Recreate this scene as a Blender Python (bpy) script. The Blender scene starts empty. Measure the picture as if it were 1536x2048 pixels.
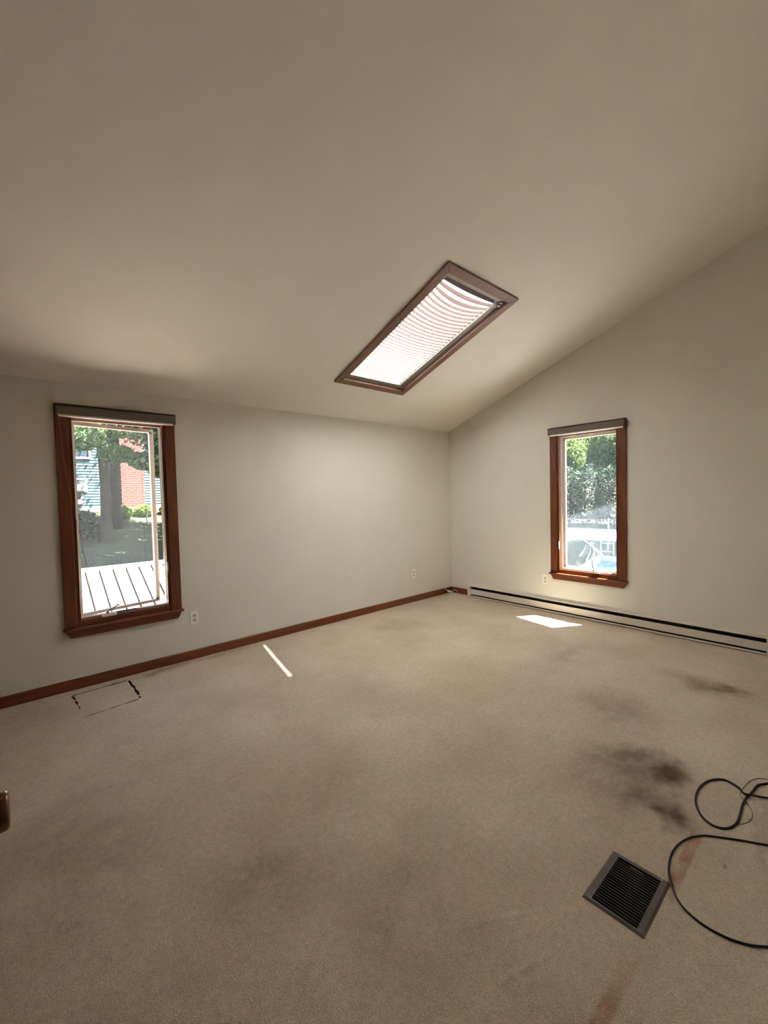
import bpy, bmesh, math, random
import numpy as np
from mathutils import Matrix, Vector

SC = bpy.context.scene
COL = SC.collection
rad = math.radians

# ------------------------------------------------------------------ camera, sky, sun, exposure
H = 2.40            # height of the low wall where the ceiling starts
SL = 0.3654         # ceiling rise per metre away from that wall
ALPHA = math.atan(SL)

cam_d = bpy.data.cameras.new('camera')
cam = bpy.data.objects.new('camera', cam_d)
COL.objects.link(cam)
yaw, pitch, roll = 0.8500, -0.0370, -0.0239
d = Vector((math.cos(pitch)*math.cos(yaw), math.cos(pitch)*math.sin(yaw), math.sin(pitch)))
r = d.cross(Vector((0, 0, 1))).normalized()
u = r.cross(d)
r2 = r*math.cos(roll) + u*math.sin(roll)
u2 = -r*math.sin(roll) + u*math.cos(roll)
m3 = Matrix((r2, u2, -d)).transposed()
cam.matrix_world = Matrix.Translation((-4.9139, -4.0881, 1.4625)) @ m3.to_4x4()
cam_d.sensor_fit = 'VERTICAL'
cam_d.sensor_height = 24.0
cam_d.lens = 842.74*24.0/2048.0
cam_d.clip_start = 0.02
cam_d.clip_end = 300
SC.camera = cam

SUN_DIR = Vector((-0.5, 0.3, -1.0)).normalized()      # the way the light travels
world = bpy.data.worlds.new('sky')
SC.world = world
world.use_nodes = True
wn = world.node_tree
bg = wn.nodes['Background']
sky = wn.nodes.new('ShaderNodeTexSky')
sky.sky_type = 'NISHITA'
sky.sun_disc = False
sky.sun_elevation = math.asin(-SUN_DIR.z)
sky.sun_rotation = math.atan2(-SUN_DIR.x, -SUN_DIR.y)
wn.links.new(sky.outputs[0], bg.inputs[0])
bg.inputs[1].default_value = 0.40

sun_d = bpy.data.lights.new('sun', 'SUN')
sun_d.energy = 75.0
sun_d.angle = rad(0.53)
sun_d.color = (1.0, 0.98, 0.945)
sun = bpy.data.objects.new('sun', sun_d)
sun.rotation_euler = SUN_DIR.to_track_quat('-Z', 'Y').to_euler()
sun.location = (6, -6, 12)
COL.objects.link(sun)

SC.view_settings.view_transform = 'Standard'
SC.view_settings.look = 'None'
SC.view_settings.exposure = 0.46
SC.view_settings.gamma = 1.0
SC.view_settings.use_curve_mapping = False
try:
    SC.cycles.use_denoising = True
    SC.cycles.use_adaptive_sampling = True
    SC.cycles.adaptive_threshold = 0.12
    SC.cycles.adaptive_min_samples = 24
    SC.cycles.max_bounces = 10
    SC.cycles.diffuse_bounces = 6
    SC.cycles.transparent_max_bounces = 12
    SC.cycles.sample_clamp_indirect = 40.0
    SC.cycles.caustics_reflective = False
    SC.cycles.caustics_refractive = False
except Exception:
    pass

# ------------------------------------------------------------------ materials
def srgb(r_, g, b):
    f = lambda c: (c/255/12.92) if c/255 <= 0.04045 else ((c/255+0.055)/1.055)**2.4
    return (f(r_), f(g), f(b), 1)

def new_mat(name):
    m = bpy.data.materials.new(name)
    m.use_nodes = True
    nt = m.node_tree
    for n in list(nt.nodes):
        nt.nodes.remove(n)
    out = nt.nodes.new('ShaderNodeOutputMaterial')
    return m, nt, out

def N(nt, typ, **kw):
    n = nt.nodes.new(typ)
    for k, v in kw.items():
        if k.startswith('i_'):
            n.inputs[int(k[2:])].default_value = v
        else:
            setattr(n, k, v)
    return n

def obj_coord(nt, scale=(1, 1, 1)):
    tc = N(nt, 'ShaderNodeTexCoord')
    mp = N(nt, 'ShaderNodeMapping')
    mp.inputs['Scale'].default_value = scale
    nt.links.new(tc.outputs['Object'], mp.inputs['Vector'])
    return mp.outputs['Vector']

def noise(nt, vec, scale, detail=3.0, rough=0.55):
    n = N(nt, 'ShaderNodeTexNoise')
    n.inputs['Scale'].default_value = scale
    n.inputs['Detail'].default_value = detail
    n.inputs['Roughness'].default_value = rough
    nt.links.new(vec, n.inputs['Vector'])
    return n.outputs['Fac']

def ramp(nt, fac, c0, c1, p0=0.3, p1=0.7):
    rp = N(nt, 'ShaderNodeValToRGB')
    rp.color_ramp.elements[0].position = p0
    rp.color_ramp.elements[0].color = c0
    rp.color_ramp.elements[1].position = p1
    rp.color_ramp.elements[1].color = c1
    nt.links.new(fac, rp.inputs[0])
    return rp.outputs[0]

def mat(name, c0, c1=None, rough=0.6, metal=0.0, scale=(8, 8, 8), nscale=1.0, bump=0.0, bscale=1.0, bdist=0.002, spec=0.5, detail=4.0):
    m, nt, out = new_mat(name)
    b = N(nt, 'ShaderNodeBsdfPrincipled')
    b.inputs['Roughness'].default_value = rough
    b.inputs['Metallic'].default_value = metal
    b.inputs['Specular IOR Level'].default_value = spec
    v = obj_coord(nt, scale)
    nz = noise(nt, v, nscale, detail)
    nt.links.new(ramp(nt, nz, c0, c1 or c0), b.inputs['Base Color'])
    if bump:
        bp = N(nt, 'ShaderNodeBump')
        bp.inputs['Strength'].default_value = bump
        bp.inputs['Distance'].default_value = bdist
        nt.links.new(noise(nt, v, bscale, 3.0), bp.inputs['Height'])
        nt.links.new(bp.outputs[0], b.inputs['Normal'])
    nt.links.new(b.outputs[0], out.inputs[0])
    return m

WALL = mat('wall_paint', srgb(219, 216, 205), srgb(225, 222, 211), 0.75, scale=(1, 1, 1), nscale=1.5, bump=0.12, bscale=160, bdist=0.001, spec=0.25)
CEIL = mat('ceiling_paint', srgb(228, 223, 213), srgb(233, 229, 219), 0.85, scale=(1, 1, 1), nscale=1.2, bump=0.35, bscale=120, bdist=0.0015, spec=0.2)
WOOD_V = mat('stained_wood_upright', srgb(92, 44, 22), srgb(128, 70, 36), 0.38, scale=(40, 40, 2.2), nscale=1.5, bump=0.15, bscale=2.0, bdist=0.0006)
WOOD_H = mat('stained_wood_level', srgb(96, 46, 24), srgb(132, 72, 38), 0.38, scale=(2.2, 40, 40), nscale=1.5, bump=0.15, bscale=2.0, bdist=0.0006)
WOOD_Y = mat('stained_wood_depthwise', srgb(96, 46, 24), srgb(132, 72, 38), 0.38, scale=(40, 2.2, 40), nscale=1.5, bump=0.15, bscale=2.0, bdist=0.0006)
SKYWOOD = mat('brown_skylight_trim', srgb(116, 84, 66), srgb(136, 100, 80), 0.55, scale=(20, 3, 20), nscale=1.5, bump=0.1, bscale=3, bdist=0.0006)
STRIP = mat('taupe_weather_strip', srgb(150, 128, 114), srgb(158, 138, 124), 0.6)
WHITE = mat('white_enamel', srgb(226, 218, 206), srgb(232, 225, 214), 0.35, scale=(3, 3, 3))
SASHW = mat('white_vinyl', srgb(235, 226, 220), srgb(240, 232, 226), 0.45, scale=(3, 3, 3))
HEATW = mat('heater_enamel', srgb(216, 206, 194), srgb(222, 213, 202), 0.4, scale=(3, 3, 3))
DARK = mat('black_metal', srgb(16, 15, 15), srgb(24, 22, 21), 0.6, scale=(10, 10, 10))
FINS = mat('dark_aluminium_fins', srgb(34, 33, 33), srgb(44, 43, 42), 0.5, metal=0.6, scale=(10, 10, 10))
REG = mat('brown_register_metal', srgb(92, 82, 74), srgb(104, 94, 86), 0.5, metal=0.25, scale=(30, 30, 30), bump=0.05, bscale=20)
REGB = mat('dark_register_bar', srgb(58, 51, 46), srgb(70, 62, 56), 0.5, metal=0.25, scale=(30, 30, 30))
DUCT = mat('duct_inside', srgb(30, 22, 16), srgb(52, 38, 28), 0.7, scale=(14, 14, 14))
RUBBER = mat('black_rubber', srgb(14, 15, 16), srgb(24, 25, 26), 0.5, scale=(40, 40, 40))
THINW = mat('brown_wire', srgb(60, 44, 34), srgb(78, 58, 44), 0.6, scale=(40, 40, 40))
PLASTIC = mat('ivory_plastic', srgb(242, 238, 230), srgb(246, 242, 236), 0.4, scale=(20, 20, 20))
SLOT = mat('outlet_slot', srgb(60, 54, 48), srgb(70, 62, 56), 0.7)
RECEP = mat('outlet_face', srgb(196, 186, 170), srgb(206, 196, 180), 0.45)
SHADEF = mat('grey_shade_fabric', srgb(112, 104, 94), srgb(124, 116, 106), 0.85, scale=(60, 60, 60), bump=0.2, bscale=4, bdist=0.0008)
CAPD = mat('dark_brown_bracket', srgb(30, 18, 14), srgb(42, 26, 20), 0.5)
BRONZE = mat('antique_bronze', srgb(92, 66, 46), srgb(128, 98, 72), 0.28, metal=0.9, scale=(30, 30, 30))
CHROME = mat('satin_nickel', srgb(178, 172, 164), srgb(200, 194, 186), 0.3, metal=0.85, scale=(30, 30, 30))
ALUM = mat('grey_aluminium_channel', srgb(132, 124, 110), srgb(142, 134, 120), 0.5, metal=0.2, scale=(12, 12, 12))
DOORP = mat('door_paint', srgb(214, 204, 186), srgb(222, 212, 196), 0.5, scale=(4, 4, 4))
SUBF = mat('subfloor', srgb(54, 36, 24), srgb(74, 52, 34), 0.9, scale=(12, 12, 12))
CAULK = mat('caulk', srgb(206, 196, 180), srgb(218, 208, 192), 0.8, scale=(30, 30, 30))
METROOF = mat('cream_metal_roof', srgb(204, 190, 176), srgb(212, 198, 184), 0.5, scale=(2, 2, 2))
RIBM = mat('rib_seam_shadow', srgb(38, 32, 28), srgb(44, 37, 32), 0.9, scale=(2, 2, 2), spec=0.0)  # near-black: the seams' shadow lines are put into the rib colour
SIDING = mat('blue_clapboard', srgb(66, 95, 100), srgb(72, 101, 106), 0.6, scale=(2, 2, 2))
CONC = mat('pale_concrete', srgb(136, 129, 120), srgb(147, 140, 131), 0.85, scale=(2, 2, 2), nscale=2)
BARK = mat('grey_brown_bark', srgb(46, 39, 37), srgb(69, 60, 54), 0.95, scale=(18, 18, 3), nscale=2, bump=0.8, bscale=3, bdist=0.02)
LAWN = mat('lawn_grass', srgb(36, 46, 24), srgb(52, 62, 34), 0.95, scale=(1, 1, 1), nscale=3.0, bump=0.6, bscale=30, bdist=0.03, detail=8)
HOUSEW = mat('white_trim_paint', srgb(180, 180, 178), srgb(188, 188, 186), 0.5)
DGLASS = mat('dark_house_glass', srgb(43, 53, 61), srgb(61, 72, 80), 0.1)
SHING = mat('grey_shingles', srgb(61, 58, 58), srgb(80, 76, 75), 0.9, scale=(6, 6, 6))
PAVE = mat('pale_pavement', srgb(169, 164, 161), srgb(182, 177, 174), 0.9, scale=(1, 1, 1), nscale=3)
POOLW = mat('pale_pool_coping', srgb(150, 158, 164), srgb(162, 170, 176), 0.6)
WATER = mat('blue_pool_water', srgb(21, 72, 116), srgb(37, 90, 129), 0.06, scale=(3, 3, 3), nscale=1.5, bump=0.25, bscale=3, bdist=0.03)

def leaf_mat(name, c0, c1, trans=0.45):
    m, nt, out = new_mat(name)
    g = N(nt, 'ShaderNodeNewGeometry')
    col = ramp(nt, g.outputs['Random Per Island'], c0, c1, 0.0, 1.0)
    a = N(nt, 'ShaderNodeBsdfDiffuse')
    t = N(nt, 'ShaderNodeBsdfTranslucent')
    gl = N(nt, 'ShaderNodeBsdfGlossy')
    gl.inputs['Roughness'].default_value = 0.4
    nt.links.new(col, a.inputs[0]); nt.links.new(col, t.inputs[0])
    mx = N(nt, 'ShaderNodeMixShader'); mx.inputs[0].default_value = trans
    nt.links.new(a.outputs[0], mx.inputs[1]); nt.links.new(t.outputs[0], mx.inputs[2])
    m2 = N(nt, 'ShaderNodeMixShader'); m2.inputs[0].default_value = 0.05
    nt.links.new(mx.outputs[0], m2.inputs[1]); nt.links.new(gl.outputs[0], m2.inputs[2])
    nt.links.new(m2.outputs[0], out.inputs[0])
    return m
LEAF = leaf_mat('maple_leaves', srgb(66, 90, 56), srgb(118, 138, 88), 0.5)
LEAF2 = leaf_mat('sunny_leaves', srgb(63, 87, 41), srgb(110, 123, 63), 0.55)
LEAFD = leaf_mat('dark_shrub_leaves', srgb(38, 52, 38), srgb(62, 76, 56))
LEAFB = leaf_mat('bright_hedge_leaves', srgb(78, 106, 32), srgb(120, 138, 58))

def glass_mat(name, haze, hazecol):
    """thin window glass with a film of dust on it"""
    m, nt, out = new_mat(name)
    tr = N(nt, 'ShaderNodeBsdfTransparent'); tr.inputs[0].default_value = (0.965, 0.98, 0.975, 1)
    gl = N(nt, 'ShaderNodeBsdfGlossy'); gl.inputs['Roughness'].default_value = 0.02
    lw = N(nt, 'ShaderNodeLayerWeight'); lw.inputs[0].default_value = 0.5
    pw = N(nt, 'ShaderNodeMath', operation='POWER'); pw.inputs[1].default_value = 5.0
    nt.links.new(lw.outputs['Facing'], pw.inputs[0])
    fr = N(nt, 'ShaderNodeMath', operation='MULTIPLY_ADD'); fr.inputs[1].default_value = 0.7; fr.inputs[2].default_value = 0.02
    nt.links.new(pw.outputs[0], fr.inputs[0])
    mx = N(nt, 'ShaderNodeMixShader')
    nt.links.new(fr.outputs[0], mx.inputs[0]); nt.links.new(tr.outputs[0], mx.inputs[1]); nt.links.new(gl.outputs[0], mx.inputs[2])
    du = N(nt, 'ShaderNodeBsdfTranslucent'); du.inputs[0].default_value = hazecol
    v = obj_coord(nt, (3, 3, 1.2))
    nz = noise(nt, v, 2.0, 6.0, 0.7)
    mr = N(nt, 'ShaderNodeMapRange')
    mr.inputs[1].default_value = 0.25; mr.inputs[2].default_value = 0.75
    mr.inputs[3].default_value = haze*0.65; mr.inputs[4].default_value = haze*1.35
    nt.links.new(nz, mr.inputs[0])
    m2 = N(nt, 'ShaderNodeMixShader')
    nt.links.new(mr.outputs[0], m2.inputs[0]); nt.links.new(mx.outputs[0], m2.inputs[1]); nt.links.new(du.outputs[0], m2.inputs[2])
    nt.links.new(m2.outputs[0], out.inputs[0])
    return m
ORN = leaf_mat('clear_white_plastic', srgb(206, 206, 208), srgb(222, 222, 224), 0.5)
GLASS_A = glass_mat('dusty_glass_shaded', 0.022, (0.85, 0.92, 1, 1))
GLASS_B = glass_mat('dusty_glass_sunny', 0.0145, (0.8, 0.92, 1, 1))
GLASS_S = glass_mat('skylight_glass', 0.01, (1, 1, 1, 1))

def cloth_mat(name, c0, c1, trans, through):
    """sheer cloth: reflects a little, lets the rest through"""
    m, nt, out = new_mat(name)
    a = N(nt, 'ShaderNodeBsdfDiffuse'); t = N(nt, 'ShaderNodeBsdfTranslucent')
    v = obj_coord(nt, (60, 60, 60))
    c = ramp(nt, noise(nt, v, 2.0, 2.0), c0, c1)
    nt.links.new(c, a.inputs[0])
    ml = N(nt, 'ShaderNodeMix', data_type='RGBA', blend_type='MULTIPLY'); ml.inputs[0].default_value = 1.0
    nt.links.new(c, ml.inputs[6]); ml.inputs[7].default_value = (*through, 1)
    nt.links.new(ml.outputs[2], t.inputs[0])
    mx = N(nt, 'ShaderNodeMixShader'); mx.inputs[0].default_value = trans
    nt.links.new(a.outputs[0], mx.inputs[1]); nt.links.new(t.outputs[0], mx.inputs[2])
    nt.links.new(mx.outputs[0], out.inputs[0])
    return m
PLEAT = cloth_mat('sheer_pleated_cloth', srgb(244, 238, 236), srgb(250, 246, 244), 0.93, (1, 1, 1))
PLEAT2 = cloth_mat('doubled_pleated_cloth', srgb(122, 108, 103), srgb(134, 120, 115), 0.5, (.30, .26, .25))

def brick_mat():
    m, nt, out = new_mat('red_brick')
    b = N(nt, 'ShaderNodeBsdfPrincipled'); b.inputs['Roughness'].default_value = 0.9
    tc = N(nt, 'ShaderNodeTexCoord')
    mp = N(nt, 'ShaderNodeMapping'); mp.inputs['Rotation'].default_value = (rad(90), 0, 0)
    nt.links.new(tc.outputs['Object'], mp.inputs['Vector'])
    br = N(nt, 'ShaderNodeTexBrick')
    br.inputs['Color1'].default_value = srgb(92, 46, 40)
    br.inputs['Color2'].default_value = srgb(72, 36, 31)
    br.inputs['Mortar'].default_value = srgb(112, 82, 74)
    br.inputs['Scale'].default_value = 4.0
    br.inputs['Brick Width'].default_value = 0.9
    br.inputs['Row Height'].default_value = 0.36
    br.inputs['Mortar Size'].default_value = 0.04
    nt.links.new(mp.outputs[0], br.inputs['Vector'])
    nt.links.new(br.outputs[0], b.inputs['Base Color'])
    nt.links.new(b.outputs[0], out.inputs[0])
    return m
BRICK = brick_mat()

def carpet_mat():
    m, nt, out = new_mat('worn_beige_carpet')
    L = nt.links.new
    b = N(nt, 'ShaderNodeBsdfPrincipled')
    b.inputs['Roughness'].default_value = 0.95
    b.inputs['Specular IOR Level'].default_value = 0.1
    b.inputs['Sheen Weight'].default_value = 0.15
    b.inputs['Sheen Roughness'].default_value = 0.6
    tc = N(nt, 'ShaderNodeTexCoord')
    P = tc.outputs['Object']
    warp = N(nt, 'ShaderNodeTexNoise'); warp.inputs['Scale'].default_value = 9.0; warp.inputs['Detail'].default_value = 5.0
    L(P, warp.inputs['Vector'])
    ws = N(nt, 'ShaderNodeVectorMath', operation='SUBTRACT'); ws.inputs[1].default_value = (0.5, 0.5, 0.5)
    L(warp.outputs['Color'], ws.inputs[0])
    wsc = N(nt, 'ShaderNodeVectorMath', operation='SCALE'); wsc.inputs['Scale'].default_value = 0.16
    L(ws.outputs[0], wsc.inputs[0])
    wp = N(nt, 'ShaderNodeVectorMath', operation='ADD'); L(P, wp.inputs[0]); L(wsc.outputs[0], wp.inputs[1])
    PW = wp.outputs[0]
    cache = {}
    # broad variation of the worn pile
    n1 = noise(nt, P, 1.6, 5.0, 0.6)
    col = ramp(nt, n1, srgb(187, 171, 147), srgb(213, 199, 177), 0.3, 0.7)
    def mixc(col, fac, c):
        mx = N(nt, 'ShaderNodeMix', data_type='RGBA')
        L(fac, mx.inputs[0]); L(col, mx.inputs[6]); mx.inputs[7].default_value = c
        return mx.outputs[2]
    def blob(cx, cy, rx, ry, rot, strength, rect=False, warp_=True, inner=0.15, breakup=None):
        s = N(nt, 'ShaderNodeVectorMath', operation='SUBTRACT'); s.inputs[1].default_value = (cx, cy, 0)
        L(PW if warp_ else P, s.inputs[0])
        ro = N(nt, 'ShaderNodeVectorRotate', rotation_type='Z_AXIS'); ro.inputs['Angle'].default_value = -rot
        L(s.outputs[0], ro.inputs['Vector'])
        dv = N(nt, 'ShaderNodeVectorMath', operation='DIVIDE'); dv.inputs[1].default_value = (rx, ry, 1)
        L(ro.outputs[0], dv.inputs[0])
        if rect:
            ab = N(nt, 'ShaderNodeVectorMath', operation='ABSOLUTE'); L(dv.outputs[0], ab.inputs[0])
            sp = N(nt, 'ShaderNodeSeparateXYZ'); L(ab.outputs[0], sp.inputs[0])
            mxm = N(nt, 'ShaderNodeMath', operation='MAXIMUM'); L(sp.outputs[0], mxm.inputs[0]); L(sp.outputs[1], mxm.inputs[1])
            dist = mxm.outputs[0]
        else:
            ml = N(nt, 'ShaderNodeVectorMath', operation='MULTIPLY'); ml.inputs[1].default_value = (1, 1, 0)
            L(dv.outputs[0], ml.inputs[0])
            ln = N(nt, 'ShaderNodeVectorMath', operation='LENGTH'); L(ml.outputs[0], ln.inputs[0])
            dist = ln.outputs['Value']
        mr = N(nt, 'ShaderNodeMapRange', interpolation_type='SMOOTHSTEP')
        mr.inputs[1].default_value = inner; mr.inputs[2].default_value = 1.0
        mr.inputs[3].default_value = strength; mr.inputs[4].default_value = 0.0
        L(dist, mr.inputs[0])
        if breakup:
            if breakup not in cache:
                nz = noise(nt, P, breakup, 4.0, 0.6)
                m2 = N(nt, 'ShaderNodeMapRange'); m2.inputs[1].default_value = 0.35; m2.inputs[2].default_value = 0.6
                m2.inputs[3].default_value = 0.25; m2.inputs[4].default_value = 1.0
                L(nz, m2.inputs[0]); cache[breakup] = m2.outputs[0]
            mm = N(nt, 'ShaderNodeMath', operation='MULTIPLY'); L(mr.outputs[0], mm.inputs[0]); L(cache[breakup], mm.inputs[1])
            return mm.outputs[0]
        return mr.outputs[0]
    BR = srgb(92, 66, 44); GB = srgb(112, 90, 66); OR = srgb(166, 112, 80); GY = srgb(140, 122, 106); YL = srgb(140, 112, 74)
    BLOBS = [
        # cx, cy, rx, ry, rot, strength, colour
        (-2.44, -3.42, .28, .15, .35, 1.0, BR), (-2.46, -3.28, .22, .34, .3, .6, BR),
        (-2.76, -3.54, .16, .10, .2, 1.0, BR), (-2.72, -3.42, .12, .14, .2, .6, BR), (-2.62, -3.30, .45, .42, .3, .45, GB),
        (-1.07, -3.50, .15, .12, .2, .75, YL), (-1.12, -3.38, .22, .26, .5, .75, GB), (-1.02, -3.20, .16, .26, .2, .4, GB),
        (-1.95, -3.02, .45, .36, .5, .55, GY),
        
        (-4.02, -.11, .26, .07, .05, .7, YL), (-3.75, -.06, 1.4, .05, 0, .4, GB),
        (-1.75, -.62, .5, .35, .4, .28, GB),
        (-1.2, -2.35, .9, .12, .12, .3, GY),
        (-4.86, -.34, .35, .30, .6, .3, GY), (-4.75, -1.9, .5, .9, .1, .3, GB),
        (-4.25, -2.6, .25, .4, .7, .3, GB), (-3.95, -3.05, .35, .35, .2, .3, GB),
        (-2.55, -3.82, .7, .045, .12, .35, GB),
    ]
    for (cx, cy, rx, ry, ro, st, c) in BLOBS:
        col = mixc(col, blob(cx, cy, rx, ry, ro, st, breakup=5.0), c)
    # rust-coloured seam line that runs past the floor register
    col = mixc(col, blob(-3.00, -3.640, .26, .026, 0.0, .8, rect=True, warp_=False, inner=.55, breakup=14.0), OR)
    col = mixc(col, blob(-3.95, -3.626, .50, .028, 0.0, .65, rect=True, warp_=False, inner=.45, breakup=9.0), OR)
    # fibres
    n3 = noise(nt, P, 180.0, 2.0, 0.7)
    n2 = noise(nt, P, 38.0, 4.0, 0.65)
    def shade(col, fac, lo, hi, a, bb):
        mr = N(nt, 'ShaderNodeMapRange'); mr.inputs[1].default_value = a; mr.inputs[2].default_value = bb
        mr.inputs[3].default_value = lo; mr.inputs[4].default_value = hi
        L(fac, mr.inputs[0])
        mm = N(nt, 'ShaderNodeMix', data_type='RGBA', blend_type='MULTIPLY'); mm.inputs[0].default_value = 1.0
        cb = N(nt, 'ShaderNodeCombineColor')
        for i in range(3): L(mr.outputs[0], cb.inputs[i])
        L(col, mm.inputs[6]); L(cb.outputs[0], mm.inputs[7])
        return mm.outputs[2]
    col = shade(col, n3, 0.66, 1.26, 0.25, 0.75)
    col = shade(col, n2, 0.86, 1.10, 0.3, 0.7)
    L(col, b.inputs['Base Color'])
    # relief: pile, brushing and a few creases
    add = N(nt, 'ShaderNodeMath', operation='MULTIPLY_ADD'); add.inputs[1].default_value = 0.5
    L(n2, add.inputs[0]); L(n3, add.inputs[2])
    hgt = add.outputs[0]
    for (cx, cy, lx, ly, ro) in [(-2.75, -3.02, .9, .012, 1.02), (-2.95, -2.85, .9, .012, 1.05), (-3.68, -3.30, .3, .014, -.55), (-3.78, -3.42, .35, .014, -.3)]:
        k = blob(cx, cy, lx*.8, ly*1.5, ro, 1.1, inner=.0, warp_=False)
        a2 = N(nt, 'ShaderNodeMath', operation='ADD'); L(hgt, a2.inputs[0]); L(k, a2.inputs[1]); hgt = a2.outputs[0]
    bp = N(nt, 'ShaderNodeBump'); bp.inputs['Strength'].default_value = 0.55; bp.inputs['Distance'].default_value = 0.006
    L(hgt, bp.inputs['Height']); L(bp.outputs[0], b.inputs['Normal'])
    L(b.outputs[0], out.inputs[0])
    return m
CARPET = carpet_mat()
SIDEP = mat('bounce_cutting_brown', srgb(118, 96, 78), srgb(134, 110, 90), 0.6, scale=(14, 14, 1.2), nscale=1.5)  # dark brown made up for the side wall, to cut bounced light

# ------------------------------------------------------------------ mesh helpers
class MB:
    """collects shapes, builds ONE mesh object"""
    def __init__(s): s.v = []; s.f = []
    def poly(s, pts, faces):
        o = len(s.v); s.v += [tuple(p) for p in pts]; s.f += [tuple(i+o for i in f) for f in faces]; return s
    def box(s, x0, x1, y0, y1, z0, z1):
        x0, x1 = sorted((x0, x1)); y0, y1 = sorted((y0, y1)); z0, z1 = sorted((z0, z1))
        P = [(x0,y0,z0),(x1,y0,z0),(x1,y1,z0),(x0,y1,z0),(x0,y0,z1),(x1,y0,z1),(x1,y1,z1),(x0,y1,z1)]
        return s.poly(P, [(0,3,2,1),(4,5,6,7),(0,1,5,4),(1,2,6,5),(2,3,7,6),(3,0,4,7)])
    def prism(s, outline, axis, a0, a1):
        """extrude a 2-D outline along an axis; outline in the two other axes (cyclic order)"""
        n = len(outline); P = []
        for a in (a0, a1):
            for (p, q) in outline:
                P.append({'x': (a, p, q), 'y': (p, a, q), 'z': (p, q, a)}[axis])
        F = [tuple(range(n)), tuple(range(2*n-1, n-1, -1))]
        for i in range(n):
            j = (i+1) % n; F.append((i, i+n, j+n, j))
        return s.poly(P, F)
    def tube(s, pts, r, sides=8, closed=False):
        pts = [Vector(p) for p in pts]; n = len(pts)
        rr = r if isinstance(r, (list, tuple)) else [r]*n
        t = []
        for i in range(n):
            a = pts[max(i-1, 0)]; b = pts[min(i+1, n-1)]
            t.append((b-a).normalized())
        up = Vector((0, 0, 1)) if abs(t[0].z) < .9 else Vector((1, 0, 0))
        nrm = t[0].cross(up).normalized()
        o = len(s.v)
        for i in range(n):
            nrm = (nrm - t[i]*nrm.dot(t[i])).normalized()
            bn = t[i].cross(nrm)
            for k in range(sides):
                a = 2*math.pi*k/sides
                s.v.append(tuple(pts[i] + (nrm*math.cos(a) + bn*math.sin(a))*rr[i]))
        for i in range(n-1):
            for k in range(sides):
                k2 = (k+1) % sides
                s.f.append((o+i*sides+k, o+i*sides+k2, o+(i+1)*sides+k2, o+(i+1)*sides+k))
        s.f.append(tuple(o+k for k in reversed(range(sides))))
        s.f.append(tuple(o+(n-1)*sides+k for k in range(sides)))
        return s
    def lathe(s, prof, origin, axis, sides=24):
        """prof: (distance along axis, radius)"""
        ax = Vector(axis).normalized(); up = Vector((0, 0, 1)) if abs(ax.z) < .9 else Vector((1, 0, 0))
        a1 = ax.cross(up).normalized(); a2 = ax.cross(a1); o = len(s.v); og = Vector(origin)
        for (h, rr) in prof:
            for k in range(sides):
                a = 2*math.pi*k/sides
                s.v.append(tuple(og + ax*h + (a1*math.cos(a)+a2*math.sin(a))*rr))
        n = len(prof)
        for i in range(n-1):
            for k in range(sides):
                k2 = (k+1) % sides
                s.f.append((o+i*sides+k, o+i*sides+k2, o+(i+1)*sides+k2, o+(i+1)*sides+k))
        s.f.append(tuple(o+k for k in reversed(range(sides)))); s.f.append(tuple(o+(n-1)*sides+k for k in range(sides)))
        return s
    def build(s, name, material, parent=None, bevel=0.0, smooth=False, segs=2):
        me = bpy.data.meshes.new(name)
        me.from_pydata(s.v, [], s.f)
        bm = bmesh.new(); bm.from_mesh(me)
        bmesh.ops.recalc_face_normals(bm, faces=bm.faces)
        if bevel:
            es = [e for e in bm.edges if len(e.link_faces) == 2 and e.calc_face_angle(0) > 0.5]
            bmesh.ops.bevel(bm, geom=es, offset=bevel, segments=segs, profile=0.5, affect='EDGES', clamp_overlap=True)
        bm.to_mesh(me); bm.free()
        if smooth:
            for p in me.polygons: p.use_smooth = True
        me.materials.append(material)
        return link(name, me, parent)

def link(name, data, parent=None):
    o = bpy.data.objects.new(name, data)
    COL.objects.link(o)
    if parent is not None:
        o.parent = parent
    return o
def empty(name, loc=(0, 0, 0), rot=(0, 0, 0)):
    o = link(name, None); o.location = loc; o.rotation_euler = rot; o.empty_display_size = 0.1
    return o
def tag(o, label, cat, group=None, kind=None):
    o['label'] = label; o['category'] = cat
    if group: o['group'] = group
    if kind: o['kind'] = kind
    return o
def struct(o, label=None, cat=None):
    o['kind'] = 'structure'
    if label: o['label'] = label
    if cat: o['category'] = cat
    return o
def smooth_curve(pts, sub=8):
    """Catmull-Rom through the points"""
    P = [Vector(p) for p in pts]; out = []
    for i in range(len(P)-1):
        p0 = P[max(i-1, 0)]; p1 = P[i]; p2 = P[i+1]; p3 = P[min(i+2, len(P)-1)]
        for k in range(sub):
            t = k/sub
            out.append(0.5*((2*p1)+(p2-p0)*t+(2*p0-5*p1+4*p2-p3)*t*t+(3*p1-p0-3*p2+p3)*t**3))
    out.append(P[-1]); return out

# ------------------------------------------------------------------ room shell
X0 = -5.06          # side wall on the far left
Y1 = -4.35          # wall behind the photographer
WT = 0.15           # wall thickness
ceil_z = lambda y: H - SL*y

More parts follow.
